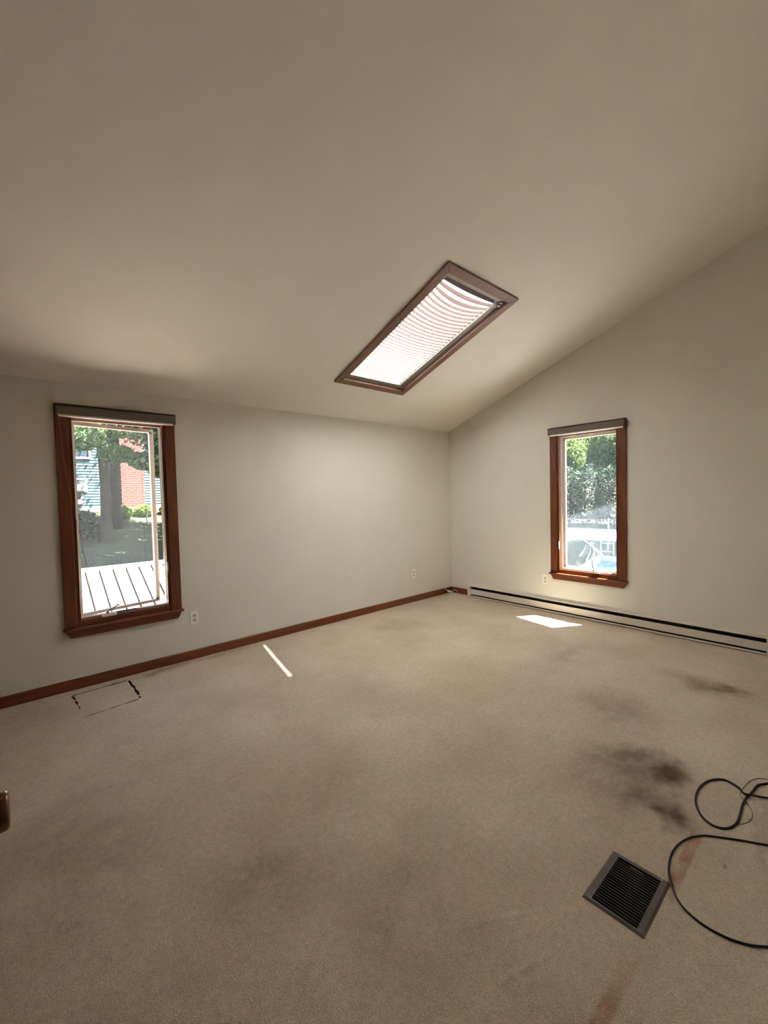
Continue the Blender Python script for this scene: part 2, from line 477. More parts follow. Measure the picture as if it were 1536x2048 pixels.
# floor: carpet sheet with a register hole and the slits of an old cut
def slit(points, widths, seed):
    rnd = random.Random(seed); P = [Vector((*p, 0)) for p in points]
    lft, rgt = [], []
    for i, p in enumerate(P):
        t = (P[min(i+1, len(P)-1)]-P[max(i-1, 0)]).normalized(); n = Vector((-t.y, t.x, 0)); w = widths[i]*.65
        lft.append(p+n*w*rnd.uniform(.7, 1.3)); rgt.append(p-n*w*rnd.uniform(.7, 1.3))
    return [(q.x, q.y) for q in lft+rgt[::-1]]
def lerp_pts(a, b, n, seed, jit):
    rnd = random.Random(seed)
    return [(a[0]+(b[0]-a[0])*i/(n-1)+rnd.uniform(-jit, jit), a[1]+(b[1]-a[1])*i/(n-1)+rnd.uniform(-jit, jit)) for i in range(n)]
TL, TR, BR_, BL = (-4.633, -.122), (-4.270, -.106), (-4.262, -.546), (-4.618, -.583)
slits = [
    slit(lerp_pts(TL, (-4.276, -.106), 12, 1, .0015), [.012]+[.009]*7+[.014]*3+[.012], 2),
    slit(lerp_pts((-4.262, -.122), (-4.258, -.475), 12, 3, .003), [.014, .016, .013, .010, .012, .016, .011, .009, .014, .016, .012, .006], 4),
    slit(lerp_pts((-4.262, -.500), (-4.262, -.535), 4, 5, .002), [.008, .012, .012, .006], 6),
    slit(lerp_pts((-4.275, -.548), (-4.370, -.556), 6, 7, .002), [.012, .010, .009, .008, .009, .004], 8),
    slit(lerp_pts((-4.385, -.557), (-4.470, -.566), 6, 9, .002), [.004, .008, .006, .008, .006, .003], 10),
    slit(lerp_pts((-4.485, -.568), (-4.610, -.583), 8, 11, .002), [.003, .005, .006, .004, .006, .005, .004, .002], 12),
    slit(lerp_pts((-4.637, -.140), (-4.626, -.225), 6, 13, .003), [.016, .014, .010, .012, .008, .006], 14),
    slit(lerp_pts((-4.630, -.240), (-4.624, -.330), 6, 15, .003), [.005, .010, .014, .012, .010, .004], 16),
    slit(lerp_pts((-4.622, -.350), (-4.618, -.430), 5, 17, .002), [.003, .005, .004, .005, .002], 18),
]
REGX0, REGX1, REGY0, REGY1 = -3.432, -3.141, -3.634, -3.434
reg_hole = [(REGX0+.014, REGY0+.014), (REGX1-.014, REGY0+.014), (REGX1-.014, REGY1-.014), (REGX0+.014, REGY1-.014)]
bm = bmesh.new()
loops = [[(X0, Y1), (0, Y1), (0, 0), (X0, 0)], reg_hole] + slits
edges = []
for lp in loops:
    vs = [bm.verts.new((x, y, 0)) for x, y in lp]
    for i in range(len(vs)):
        edges.append(bm.edges.new((vs[i], vs[(i+1) % len(vs)])))
bmesh.ops.triangle_fill(bm, edges=edges, use_beauty=True, normal=(0, 0, 1))
# drop faces that fill a hole
def inside(poly, x, y):
    c = False; n = len(poly)
    for i in range(n):
        (x1, y1), (x2, y2) = poly[i], poly[(i+1) % n]
        if (y1 > y) != (y2 > y) and x < (x2-x1)*(y-y1)/(y2-y1)+x1: c = not c
    return c
dead = [f for f in bm.faces if any(inside(lp, *f.calc_center_median()[:2]) for lp in loops[1:])]
bmesh.ops.delete(bm, geom=dead, context='FACES_ONLY')
for f in bm.faces:
    if f.normal.z < 0: f.normal_flip()
be = [e for e in bm.edges if len(e.link_faces) == 1]
ex = bmesh.ops.extrude_edge_only(bm, edges=be)
for v in [g for g in ex['geom'] if isinstance(g, bmesh.types.BMVert)]:
    v.co.z = -0.012
me = bpy.data.meshes.new('floor'); bm.to_mesh(me); bm.free()
me.materials.append(CARPET); me.materials.append(SUBF)
for p_ in me.polygons:
    if abs(p_.normal.z) < .5: p_.material_index = 1
floor = struct(link('floor', me), 'worn beige carpet with brown stains and a cut rectangle by the left wall', 'floor')
sub = MB()
sub.box(X0, REGX0+.014, Y1, 0, -.05, -.0121).box(REGX1-.014, 0, Y1, 0, -.05, -.0121)
sub.box(REGX0+.014, REGX1-.014, Y1, REGY0+.014, -.05, -.0121).box(REGX0+.014, REGX1-.014, REGY1-.014, 0, -.05, -.0121)
struct(sub.build('subfloor', SUBF))

# windows: (centre along the wall, half opening)
WA, WB = -4.229, -2.0
OH = 0.348                     # half width of the wall opening
OZ0, OZ1 = 0.470, 2.165
def wall_box(m, axis, a0, a1, z0, z1):
    if axis == 'A': m.box(a0, a1, 0, WT, z0, z1)
    else: m.box(0, WT, a0, a1, z0, z1)
mA = MB()
wall_box(mA, 'A', X0-WT, WA-OH, -.7, H+.02); wall_box(mA, 'A', WA+OH, WT, -.7, H+.02)
wall_box(mA, 'A', WA-OH, WA+OH, -.7, OZ0); wall_box(mA, 'A', WA-OH, WA+OH, OZ1, H+.02)
struct(mA.build('wall_left', WALL), 'off-white low wall with the larger window', 'wall')
mB = MB()
def rake(m, y0, y1, z0):       # wall piece whose top follows the ceiling
    m.prism([(y0, z0), (y1, z0), (y1, ceil_z(y1)+.02), (y0, ceil_z(y0)+.02)], 'x', 0, WT)
rake(mB, 0, WB+OH, -.7); rake(mB, WB-OH, Y1-WT, -.7)
mB.box(0, WT, WB-OH, WB+OH, -.7, OZ0)
rake(mB, WB+OH, WB-OH, OZ1)
struct(mB.build('wall_right', WALL), 'off-white gable wall with sloping top and narrow window', 'wall')
mS = MB(); mS.prism([(0, -.7), (Y1-WT, -.7), (Y1-WT, ceil_z(Y1-WT)+.02), (0, ceil_z(0)+.02)], 'x', X0-WT, X0)
struct(mS.build('wall_side', SIDEP))
# wall behind the photographer with the doorway at the door
DX0, DX1, DZ = X0+.06, X0+.06+.86, 2.06
zt = ceil_z(Y1)+.05
mN = MB()
mN.box(X0, DX0, Y1-WT, Y1, -.7, zt).box(DX0, DX1, Y1-WT, Y1, DZ, zt).box(DX1, 0, Y1-WT, Y1, -.7, zt)
struct(mN.build('wall_near', WALL))
# hall behind the doorway
mH = MB()
mH.box(DX0-.3, DX1+.3, Y1-WT-1.2, Y1-WT-1.1, -.05, 2.5).box(DX0-.4, DX0-.3, Y1-WT-1.2, Y1-WT, -.05, 2.5)
mH.box(DX1+.3, DX1+.4, Y1-WT-1.2, Y1-WT, -.05, 2.5).box(DX0-.4, DX1+.4, Y1-WT-1.2, Y1-WT, 2.4, 2.5).box(DX0-.4, DX1+.4, Y1-WT-1.2, Y1-WT, -.05, 0)
struct(mH.build('wall_hall', WALL))
# ceiling: slab in its own sloping frame (local x along the wall, y down the slope, z out through the roof)
SKX, SKY = (-2.4734-1.5356)/2, (-.6061-2.0815)/2
ca = math.cos(ALPHA)
ceil_o = (SKX, SKY, ceil_z(SKY))
SHW, SHL = (2.4734-1.5356)/2, (2.0815-.6061)/2/ca       # half sizes of the skylight trim, outside
HX, HV = SHW-.028, SHL-.028                              # half hole
vlo, vhi = (SKY-(Y1-.45))/ca, (.14-SKY)/ca
xl, xr = X0-.3-SKX, 1.15-SKX
mc = MB()
T = .13
mc.box(xl, -HX, -vlo, vhi, 0, T).box(HX, xr, -vlo, vhi, 0, T).box(-HX, HX, -vlo, -HV, 0, T).box(-HX, HX, HV, vhi, 0, T)
ceil = mc.build('ceiling', CEIL)
ceil.location = ceil_o; ceil.rotation_euler = (-ALPHA, 0, 0)
struct(ceil, 'smooth beige ceiling sloping up from the low wall', 'ceiling')

# baseboards
BZ = .083
b1 = MB().prism([(0, 0), (-.013, 0), (-.013, BZ-.008), (-.008, BZ), (0, BZ)], 'x', X0, 0)
struct(b1.build('baseboard_left', WOOD_H))
b2 = MB().box(-.013, 0, -.343, -.013, 0, BZ)
struct(b2.build('baseboard_right', WOOD_Y, None, .002))
b3 = MB().box(X0, X0+.013, -3.1, -.013, 0, BZ)
struct(b3.build('baseboard_side', WOOD_Y, None, .002))

# ------------------------------------------------------------------ casement windows
def casement(name, loc, rz, hinge, angle, crank, lock, glass, label):
    """local x to the right seen from inside, local y out of the house"""
    w = struct(empty(name, loc, (0, 0, rz)), label, 'window')
    LH, LZ0, LZ1 = .316, .545, 2.118          # light opening
    CO, CI = .424, .345                        # casing outer / inner half width
    for s in (-1, 1):
        a, b = sorted((s*CI, s*CO))
        MB().box(a, b, -.020, 0, .488, 2.235).build('casing', WOOD_V, w, .004)
        a, b = sorted((s*(CI+.003), s*(LH+.012)))
        MB().box(a, b, 0, WT, .488, OZ1).build('jamb', WOOD_V, w)
        a, b = sorted((s*(LH+.0125), s*(LH+.0015)))
        MB().box(a, b, -.004, .022, LZ0-.02, LZ1+.02).build('stop', WOOD_V, w, .003)
    MB().box(-CI, CI, -.020, 0, 2.155, 2.235).build('head_casing', WOOD_H, w, .004)
    MB().box(-LH-.012, LH+.012, 0, WT, LZ1+.012, OZ1).build('head_jamb', WOOD_H, w)
    MB().box(-LH-.012, LH+.012, .008, WT, .470, LZ0-.012).build('sill_frame', WOOD_H, w, .003)
    ws = MB()
    ws.box(-LH-.012, -LH, .030, .060, LZ0, LZ1).box(LH, LH+.012, .030, .060, LZ0, LZ1)
    ws.box(-LH-.012, LH+.012, .030, .060, LZ1, LZ1+.012).box(-LH-.012, LH+.012, .030, .060, LZ0-.012, LZ0)
    ws.build('weather_strip', STRIP, w)
    MB().box(-.437, .437, -.045, .008, .470, .488).build('stool', WOOD_H, w, .004)
    ap = MB().prism([(-.424, .4699), (.424, .4699), (.394, .410), (-.394, .410)], 'y', -.022, 0)
    ap.build('apron', WOOD_H, w, .003)
    # swinging sash
    hx = -LH+.002 if hinge == 'L' else LH-.002
    sg = 1 if hinge == 'L' else -1
    W = 2*LH-.004; zb, zt_ = LZ0+.002, LZ1-.002; st = .034
    X = lambda a: sg*a
    sm = MB()
    def bx(a0, a1, z0, z1, y0=0, y1=.032): sm.box(X(a0), X(a1), y0, y1, z0, z1)
    bx(0, st*.55, zb, zt_); bx(W-st, W, zb, zt_); bx(st*.55, W-st, zt_-st*.8, zt_); bx(st*.55, W-st, zb, zb+st*.7)
    sash = sm.build('sash', SASHW, w)
    sash.location = (hx, .066, 0); sash.rotation_euler = (0, 0, sg*angle)
    MB().box(X(st*.55), X(W-st), .014, .018, zb+st*.7, zt_-st*.8).build('glass_pane', glass, sash)
    for zz in (zb+.03, zt_-.03):
        MB().box(X(W-.04), X(W-.015), -.006, 0, zz-.012, zz+.012).build('catch_plate', CHROME, sash)
    # crank operator on the sill frame
    cx, lean, ln = crank
    cb = MB().prism([(cx-.052, .536), (cx+.052, .536), (cx+.050, .552), (cx+.028, .562), (cx-.030, .562), (cx-.050, .552)], 'y', -.022, .022)
    op = cb.build('crank_operator', SASHW, w, .004)
    MB().lathe([(0, .012), (.012, .012), (.020, .009), (.024, .006)], (cx-.014, -.006, .558), (0, -.35, 1), 14).build('spindle', CHROME, op, smooth=True)
    e0 = Vector((cx-.014, -.014, .578)); e1 = e0+Vector((math.sin(lean)*ln, -.012, math.cos(lean)*ln))
    mid = (e0+e1)/2+Vector((0, -.010, .004))
    MB().tube(smooth_curve([e0, mid, e1], 5), [.0075]*5+[.006]*6, 8).build('crank_handle', CHROME, op, smooth=True)
    MB().lathe([(0, .004), (.006, .0085), (.016, .0085), (.022, .003)], e1, (e1-mid), 12).build('knob', CHROME, op, smooth=True)
    MB().box(cx+.055, cx+.20, .024, .029, .548, .556).build('operator_arm', DARK if angle > .1 else CHROME, op)
    # side lock
    sx, lz = lock
    lk = MB().box(sx*(LH+.012), sx*(LH-.002), -.012, .004, lz, lz+.085).build('sash_lock', CHROME, w, .003)
    MB().tube([(sx*(LH+.001), -.014, lz+.07), (sx*(LH-.002), -.026, lz+.03), (sx*(LH-.003), -.024, lz-.012)], [.006, .005, .006], 8).build('lock_lever', SASHW, lk, smooth=True)
    return w
casement('window_1', (WA, 0, 0), 0, 'L', rad(12), (-.128, 1.05, .075), (1, .84), GLASS_A,
         'tall wooden casement window swung open, overlooking a cream metal roof')
casement('window_2', (0, WB, 0), rad(-90), 'R', rad(1.5), (.095, -.10, .105), (-1, .79), GLASS_B,
         'narrow wooden casement window above the baseboard heater, blue pool outside')

# ------------------------------------------------------------------ skylight
w3 = struct(empty('window_3', ceil_o, (-ALPHA, 0, 0)), 'long brown-framed skylight in the sloping ceiling', 'skylight')
CW = .072
th = .020
# mitred trim boards, 20 mm proud of the ceiling
ox, oy = SHW, SHL; ix, iy = SHW-CW, SHL-CW
quads = {'l': [(-ox, -oy), (-ix, -iy), (-ix, iy), (-ox, oy)], 'r': [(ox, -oy), (ox, oy), (ix, iy), (ix, -iy)],
         't': [(-ox, -oy), (ox, -oy), (ix, -iy), (-ix, -iy)], 'b': [(-ox, oy), (-ix, iy), (ix, iy), (ox, oy)]}
for k, q in quads.items():
    MB().prism(q, 'z', -th, 0).build('trim_board', SKYWOOD, w3, .003)
rv = MB()     # wooden lining of the shaft
g = .006
rv.box(-HX, -ix-g, -HV, HV, 0, T+.02).box(ix+g, HX, -HV, HV, 0, T+.02)
rv.box(-ix-g, ix+g, -HV, -iy-g, 0, T+.02).box(-ix-g, ix+g, iy+g, HV, 0, T+.02)
rv.build('shaft_lining', SKYWOOD, w3)
MB().box(-ix-g, ix+g, -iy-g, iy+g, .128, .132).build('glass_pane', GLASS_S, w3)
# caulk and chipped paint at the trim's outer edge
rnd = random.Random(5)
for i in range(9):
    v0 = -oy+.02+i*.165+rnd.uniform(0, .05); ln = rnd.uniform(.04, .12)
    MB().prism([(-ox-.003, v0), (-ox+.0015, v0+ln*.1), (-ox+.002, v0+ln*.8), (-ox-.002, v0+ln)], 'z', -.005, -.0003).build('caulk_chip', CAULK, w3)
MB().prism([(.02, -oy-.006), (.16, -oy-.002), (.15, -oy+.002), (.03, -oy+.007)], 'z', -.008, -.0003).build('caulk_chip', CAULK, w3)

# pleated shade inside it
LX0, LX1 = -2.362-SKX, -1.684-SKX
LV0, LV1 = (-1.968-SKY)/ca, (-.724-SKY)/ca       # upper end, lower end (local y)
ss = tag(empty('pleated_shade', ceil_o, (-ALPHA, 0, 0)), 'white translucent pleated shade drawn across the skylight', 'shade')
zc = .030
MB().box(-ix+.002, ix-.012, -iy+.002, LV0, .012, .045).build('head_rail', ALUM, ss, .003)
MB().box(-ix+.002, ix-.010, LV1, iy-.003, .012, .040).build('bottom_rail', ALUM, ss, .003)
MB().box(-ix+.002, LX0, LV0, LV1, .004, .040).build('side_channel', ALUM, ss, .002)
MB().box(LX1, ix-.018, LV0, LV1, .008, .040).build('side_channel', ALUM, ss, .002)
npl = 36
tot = LV1-LV0
wts = [1.45-.75*(i/(npl-1)) for i in range(npl)]
acc = 0; cuts = [0]
for q in wts: acc += q; cuts.append(acc)
cuts = [c/acc for c in cuts]
def sagf(t): return .062*min(1, t/.10)*(1-t)**1.5
NX = 12
for i in range(npl):
    t0, t1 = cuts[i], cuts[i+1]
    tm = t0+(t1-t0)*(.50-.38*max(0, min(1, (t0-.30)/.45)))
    x1 = LX1-.012 if tm < .79 else LX1+.004
    P, F = [], []
    for (t, z) in ((t0, zc), (tm, zc-.014), (t1, zc)):
        v = LV0+.004+t*(tot-.008)
        for k in range(NX+1):
            q = k/NX; sg = sagf(t)*(1-(2*q-1)**2)
            P.append((LX0-.004+(x1-LX0+.004)*q, v+sg, z-sg*.28))
    for j in range(2):
        for k in range(NX):
            F.append((j*(NX+1)+k, j*(NX+1)+k+1, (j+1)*(NX+1)+k+1, (j+1)*(NX+1)+k))
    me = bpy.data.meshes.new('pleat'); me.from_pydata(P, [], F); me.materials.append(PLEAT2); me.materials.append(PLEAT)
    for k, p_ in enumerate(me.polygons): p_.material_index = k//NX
    link('pleat', me, ss)
    if i < 8:
        v = LV0+.004+t0*(tot-.008)
        MB().lathe([(-.002, .004), (0, .005), (.002, .004)], (LX0+.012, v+.004, zc-.012), (0, 0, 1), 8).build('grommet', SASHW, ss)
pl = MB().lathe([(-.006, .014), (-.002, .017), (.002, .017), (.006, .014)], (ix-.030, LV0+.015, -.004), (0, 0, 1), 16).build('cord_pulley', CHROME, ss, smooth=True)
MB().box(ix-.052, ix-.012, LV0-.02, LV0+.012, .000, .012).build('pulley_bracket', ALUM, ss, .002)
MB().box(ix-.012, ix-.004, LV0+.006, LV0+.03, -.004, .012).build('bracket_clip', DARK, ss, .002)

# ------------------------------------------------------------------ roller shades over the two windows
def roller(loc, rz, cord, label):
    o = tag(empty('roller_shade', loc, (0, 0, rz)), label, 'roller shade', 'roller shades above the windows')
    # local x along the wall, y towards the outside, so the cassette sits at y < -.02
    prof = [(-.021, 2.146), (-.058, 2.146), (-.062, 2.152), (-.062, 2.205), (-.054, 2.216), (-.021, 2.216)]
    MB().prism(prof, 'x', -.418, .418).build('fabric_roll', SHADEF, o, .002)
    MB().box(-.421, .421, -.058, -.0205, 2.2165, 2.226).build('top_cover', CAPD, o, .002)
    for s in (-1, 1):
        a, b = sorted((s*.4185, s*.4255))
        MB().box(a, b, -.064, -.0205, 2.142, 2.228 if s*cord[2] > 0 else 2.220).build('end_bracket', CAPD if s*cord[2] < 0 else SHADEF, o, .002)
    MB().box(-.405, .405, -.060, -.034, 2.131, 2.1455).build('hem_bar', SASHW, o, .003)
    MB().tube(smooth_curve(cord[0], 6), .0016, 6).build('pull_cord', cord[1], o, smooth=True)
    return o
CORD = mat('pinkish_cord', srgb(150, 112, 92), srgb(164, 126, 104), 0.7)
ca_pts = [(-4.637-WA, -.068, 2.218), (-4.622-WA, -.067, 1.98), (-4.606-WA, -.064, 1.741), (-4.563-WA, -.058, 1.415), (-4.494-WA, -.055, .939), (-4.437-WA, -.045, .63), (-4.41-WA, -.030, .56)]
cb_pts = [(1.583+WB, -.066, 2.18), (1.6401+WB, -.060, 1.878), (1.687+WB, -.055, 1.637), (1.728+WB, -.050, 1.429), (1.81+WB, -.040, 1.02), (1.895+WB, -.03, .60)]
roller((WA, 0, 0), 0, (ca_pts, CORD, 1), 'grey roller shade rolled up above the open window overlooking the metal roof')
roller((0, WB, 0), rad(-90), (cb_pts, CORD, -1), 'grey roller shade rolled up above the narrow window over the heater')

# ------------------------------------------------------------------ outlets
def outlet(loc, rz, label):
    o = tag(empty('wall_outlet', loc, (0, 0, rz)), label, 'outlet', 'electrical outlets low on the walls')
    MB().box(-.035, .035, -.006, -.0003, -.0625, .0625).build('cover_plate', PLASTIC, o, .0025)
    for s in (-1, 1):
        zc_ = s*.0215
        out_ = []
        for k in range(16):
            a = 2*math.pi*k/16
            out_.append((max(-.0165, min(.0165, .0195*math.cos(a))), zc_+max(-.0145, min(.0145, .0175*math.sin(a)))))
        rc = MB().prism(out_, 'y', -.0085, -.006).build('receptacle', RECEP, o)
        for dx, h in ((-.007, .009), (.007, .007)):
            MB().box(dx-.0015, dx+.0015, -.0092, -.0084, zc_-.001, zc_-.001+h).build('slot', SLOT, rc)
        MB().lathe([(0, .003), (.0007, .003)], (0, -.0085, zc_-.0075), (0, -1, 0), 10).build('slot', SLOT, rc)
    MB().lathe([(0, .0035), (.0012, .0028)], (0, -.006, 0), (0, -1, 0), 10).build('screw', CHROME, o)
    return o
outlet((-3.698, 0, .380), 0, 'ivory duplex outlet beside the lower corner of the open window')
outlet((-.808, 0, .386), 0, 'ivory duplex outlet near the far room corner above brown baseboard')
outlet((0, -1.497, .383), rad(-90), 'ivory duplex outlet between narrow window and heater')

# ------------------------------------------------------------------ baseboard heater
HY0, HY1 = -.345, -3.60
hb = tag(empty('baseboard_heater', (0, HY0, 0)), 'long white electric baseboard heater under the narrow window', 'heater')
Lh = HY1-HY0          # negative
cap = .050
def seg(m, x0, x1, z0, z1, y0=-cap, y1=Lh+cap): return m.box(x0, x1, y1, y0, z0, z1)
seg(MB(), -.006, -.0005, .004, .158).build('back_panel', HEATW, hb)
MB().prism([(-.006, .150), (-.052, .146), (-.060, .148), (-.060, .152), (-.050, .158), (-.0005, .160)], 'y', -cap, Lh+cap).build('top_lip', HEATW, hb)
seg(MB(), -.062, -.057, .040, .113).build('front_panel', HEATW, hb, .0015)
MB().prism([(-.062, .113), (-.057, .113), (-.048, .104), (-.050, .102)], 'y', -cap, Lh+cap).build('panel_fold', HEATW, hb)
seg(MB(), -.064, -.050, .008, .022).build('bottom_lip', HEATW, hb, .002)
seg(MB(), -.050, -.006, .004, .008).build('bottom_pan', HEATW, hb)
seg(MB(), -.020, -.008, .008, .148).build('dark_liner', DARK, hb)
fin = MB()
y = -cap-.02
while y > Lh+cap+.02:
    fin.poly([(-.046, y, .045), (-.022, y, .045), (-.022, y, .10), (-.046, y, .10)], [(0, 1, 2, 3)]); y -= .012
fo = fin.build('fins', FINS, hb); fo['kind'] = 'stuff'
for k in range(9):
    yy = -cap-.28-k*.33
    MB().box(-.058, -.020, yy-.002, yy+.002, .108, .148).build('support_bracket', FINS, hb)
for y0, y1 in ((0, -cap), (Lh+cap, Lh)):
    MB().prism([(-.0005, 0), (-.066, 0), (-.066, .146), (-.052, .161), (-.0005, .163)], 'y', y0, y1).build('end_cap', HEATW, hb, .002)

# ------------------------------------------------------------------ floor register
fr = tag(empty('floor_register', ((REGX0+REGX1)/2, (REGY0+REGY1)/2, 0)), 'brown metal floor register with narrow louvres set in the carpet', 'floor vent')
rx, ry = (REGX1-REGX0)/2, (REGY1-REGY0)/2
sx0, sx1, sy0, sy1 = -3.416+3.2865, -3.163+3.2865, -3.608+3.534, -3.461+3.534
fm = MB()
# sloped rim and flat frame around the slot field
def rim(m):
    o_ = [(-rx, -ry), (rx, -ry), (rx, ry), (-rx, ry)]; i_ = [(-rx+.008, -ry+.008), (rx-.008, -ry+.008), (rx-.008, ry-.008), (-rx+.008, ry-.008)]
    n_ = [(sx0, sy0), (sx1, sy0), (sx1, sy1), (sx0, sy1)]
    P = [(*p, .0005) for p in o_]+[(*p, .006) for p in i_]+[(*p, .006) for p in n_]+[(*p, -.010) for p in n_]
    F = []
    for a in range(3):
        for k in range(4):
            k2 = (k+1) % 4; F.append((a*4+k, a*4+k2, a*4+4+k2, a*4+4+k))
    return m.poly(P, F)
rim(fm).build('frame', REG, fr)
nb = 20
pitch_ = (sx1-sx0)/nb
bar_me = None
for k in range(1, nb):
    xb = sx0+k*pitch_
    if bar_me is None:
        bo = MB().prism([(-.0022, .004), (.0012, .0055), (.0022, .0045), (.0022, -.010), (-.0008, -.010)], 'y', sy0, sy1).build('bar', REGB, fr)
        bar_me = bo.data
    else:
        bo = link('bar', bar_me, fr)
    bo.location = (xb, 0, 0)
dk = MB()
d0x, d1x, d0y, d1y = -rx+.016, rx-.016, -ry+.016, ry-.016
P = [(d0x, d0y, -.004), (d1x, d0y, -.004), (d1x, d1y, -.004), (d0x, d1y, -.004), (d0x, d0y, -.16), (d1x, d0y, -.16), (d1x, d1y, -.16), (d0x, d1y, -.16)]
dk.poly(P, [(0, 1, 5, 4), (1, 2, 6, 5), (2, 3, 7, 6), (3, 0, 4, 7), (4, 5, 6, 7)]).build('duct_boot', DUCT, fr)
MB().box(.030, .036, -.05, .05, -.05, -.02).build('damper_blade', REGB, fr)
MB().box(sx1-.020, sx1-.014, sy1-.09, sy1-.05, -.008, .007).build('damper_lever', REG, fr, .001)
for sx_, sy_ in ((rx-.014, 0.0-.075), (-rx+.014, .075)):
    MB().lathe([(0, .0035), (.0014, .0024)], (sx_, sy_, .006), (0, 0, 1), 10).build('screw', CHROME, fr)

# ------------------------------------------------------------------ cables on the carpet
CAB1 = [(-2.082, -3.865, 0.0047), (-2.182, -3.795, 0.0047), (-2.238, -3.763, 0.0047), (-2.313, -3.754, 0.0047), (-2.374, -3.743, 0.0047), (-2.455, -3.738, 0.0047), (-2.549, -3.742, 0.0047), (-2.622, -3.739, 0.0047), (-2.679, -3.716, 0.0047), (-2.697, -3.673, 0.0047), (-2.664, -3.626, 0.0047), (-2.578, -3.587, 0.0047), (-2.456, -3.577, 0.0047), (-2.358, -3.599, 0.0047), (-2.305, -3.639, 0.0047), (-2.309, -3.679, 0.0060), (-2.334, -3.711, 0.0100), (-2.371, -3.731, 0.0140), (-2.359, -3.757, 0.0140), (-2.319, -3.810, 0.0080), (-2.257, -3.880, 0.0047)]
CAB2 = [(-2.606, -3.923, 0.0037), (-2.661, -3.848, 0.0037), (-2.703, -3.782, 0.0037), (-2.743, -3.724, 0.0037), (-2.795, -3.658, 0.0037), (-2.870, -3.616, 0.0037), (-2.969, -3.598, 0.0037), (-3.074, -3.609, 0.0045), (-3.157, -3.640, 0.0100), (-3.212, -3.681, 0.0050), (-3.238, -3.742, 0.0037), (-3.235, -3.808, 0.0037), (-3.212, -3.861, 0.0037), (-3.175, -3.905, 0.0037), (-3.128, -3.952, 0.0037)]
CAB3 = [(-2.090, -3.866, 0.0012), (-2.138, -3.790, 0.0012), (-2.165, -3.754, 0.0012), (-2.228, -3.730, 0.0012), (-2.362, -3.719, 0.0130), (-2.406, -3.727, 0.0100), (-2.432, -3.756, 0.0030), (-2.479, -3.776, 0.0012), (-2.536, -3.779, 0.0012), (-2.580, -3.765, 0.0012), (-2.601, -3.749, 0.0012), (-2.591, -3.739, 0.0012)]
def cable(name, pts, rr, m, label, cat):
    o = MB().tube(smooth_curve(pts, 7), rr, 8).build(name, m, None, smooth=True)
    return tag(o, label, cat)
cable('looped_cable', CAB1, .0046, RUBBER, 'thick black cable coiled in a small ring on the carpet', 'cable')
cable('curved_cable', CAB2, .0036, RUBBER, 'black cable sweeping in a wide curve around the floor register corner', 'cable')
cable('thin_wire', CAB3, .0011, THINW, 'thin brown wire tangled through the coiled black cable', 'wire')

# white telephone lead in the far corner
ph = tag(empty('phone_lead', (-.10, -.04, 0)), 'white telephone lead with plug lying in the far corner', 'cable')
R_ = lambda x, y, z: (x+.10, y+.04, z)
MB().tube(smooth_curve([R_(-.235, -.0005, .132), R_(-.215, -.016, .112), R_(-.165, -.022, .075), R_(-.128, -.028, .045)], 6), .0032, 8).build('wire', PLASTIC, ph, smooth=True)
MB().tube(smooth_curve([R_(-.058, -.055, .012), R_(-.040, -.075, .040), R_(-.022, -.100, .040), R_(-.018, -.128, .018), R_(-.024, -.140, .003)], 6), .0028, 8).build('wire', PLASTIC, ph, smooth=True)
c0, c1 = Vector(R_(-.132, -.030, .040)), Vector(R_(-.052, -.052, .012))
ax = (c1-c0).normalized()
MB().tube([c0, c0+ax*.006, c1-ax*.006, c1], [.008, .013, .013, .009], 8).build('plug_body', PLASTIC, ph)

# ------------------------------------------------------------------ door at the left edge, only its knob reaches the picture
dr = struct(empty('door_1', (-4.99, -4.06, 0)), 'open door at the left edge with bronze knob', 'door')
MB().box(-.038, 0, 0, .88, .012, 2.04).build('door_leaf', DOORP, dr, .002)
kz, ky = 1.014, .800
kn = MB().lathe([(0, .032), (.004, .032), (.008, .026), (.010, .013), (.022, .012), (.026, .020), (.031, .0255), (.040, .0268), (.049, .0262), (.0525, .024), (.0535, .018)], (0, ky, kz), (1, 0, 0), 36)
kn.build('door_knob', BRONZE, dr, smooth=True)['label'] = 'dark bronze door knob'

# ------------------------------------------------------------------ ornament hanging on the glass of the narrow window
og = tag(empty('glass_ornament', (.045, -2.03, .86)), 'clear white plastic hanger with dangling pieces on the narrow window glass', 'ornament')
def O(yv, zv, xv=.04): return (xv-.045, -yv+2.03-0.0, zv-.86)
def OP(lst): return [(q[0], -(q[1]), q[2]) for q in lst]
def oy(uv, zv, xv=.04): return (xv-.045, -(uv-2.03), zv-.86)
MB().tube([oy(1.929, .912), oy(1.96, .893), oy(2.02, .858), oy(2.08, .815), oy(2.172, .736)], [.007, .005, .005, .005, .004], 8).build('rod', ORN, og, smooth=True)
MB().lathe([(-.004, .020), (.002, .021), (.008, .015), (.014, .008), (.018, .006)], oy(2.026, .855, .056), (-1, 0, 0), 16).build('suction_cup', ORN, og, smooth=True)
MB().tube(smooth_curve([oy(1.98, .84), oy(1.955, .79), oy(1.93, .745), oy(1.90, .708)], 5), [.004]*6+[.008]*5+[.010]*4+[.005], 8).build('dangling_piece', ORN, og, smooth=True)
MB().tube(smooth_curve([oy(2.03, .83), oy(2.02, .76), oy(1.995, .70), oy(1.980, .63)], 5), [.004]*6+[.007]*5+[.011]*4+[.006], 8).build('dangling_piece', ORN, og, smooth=True)
MB().tube(smooth_curve([oy(2.05, .83), oy(2.07, .77), oy(2.055, .71), oy(2.035, .655)], 5), [.004]*6+[.008]*5+[.009]*4+[.005], 8).build('dangling_piece', ORN, og, smooth=True)
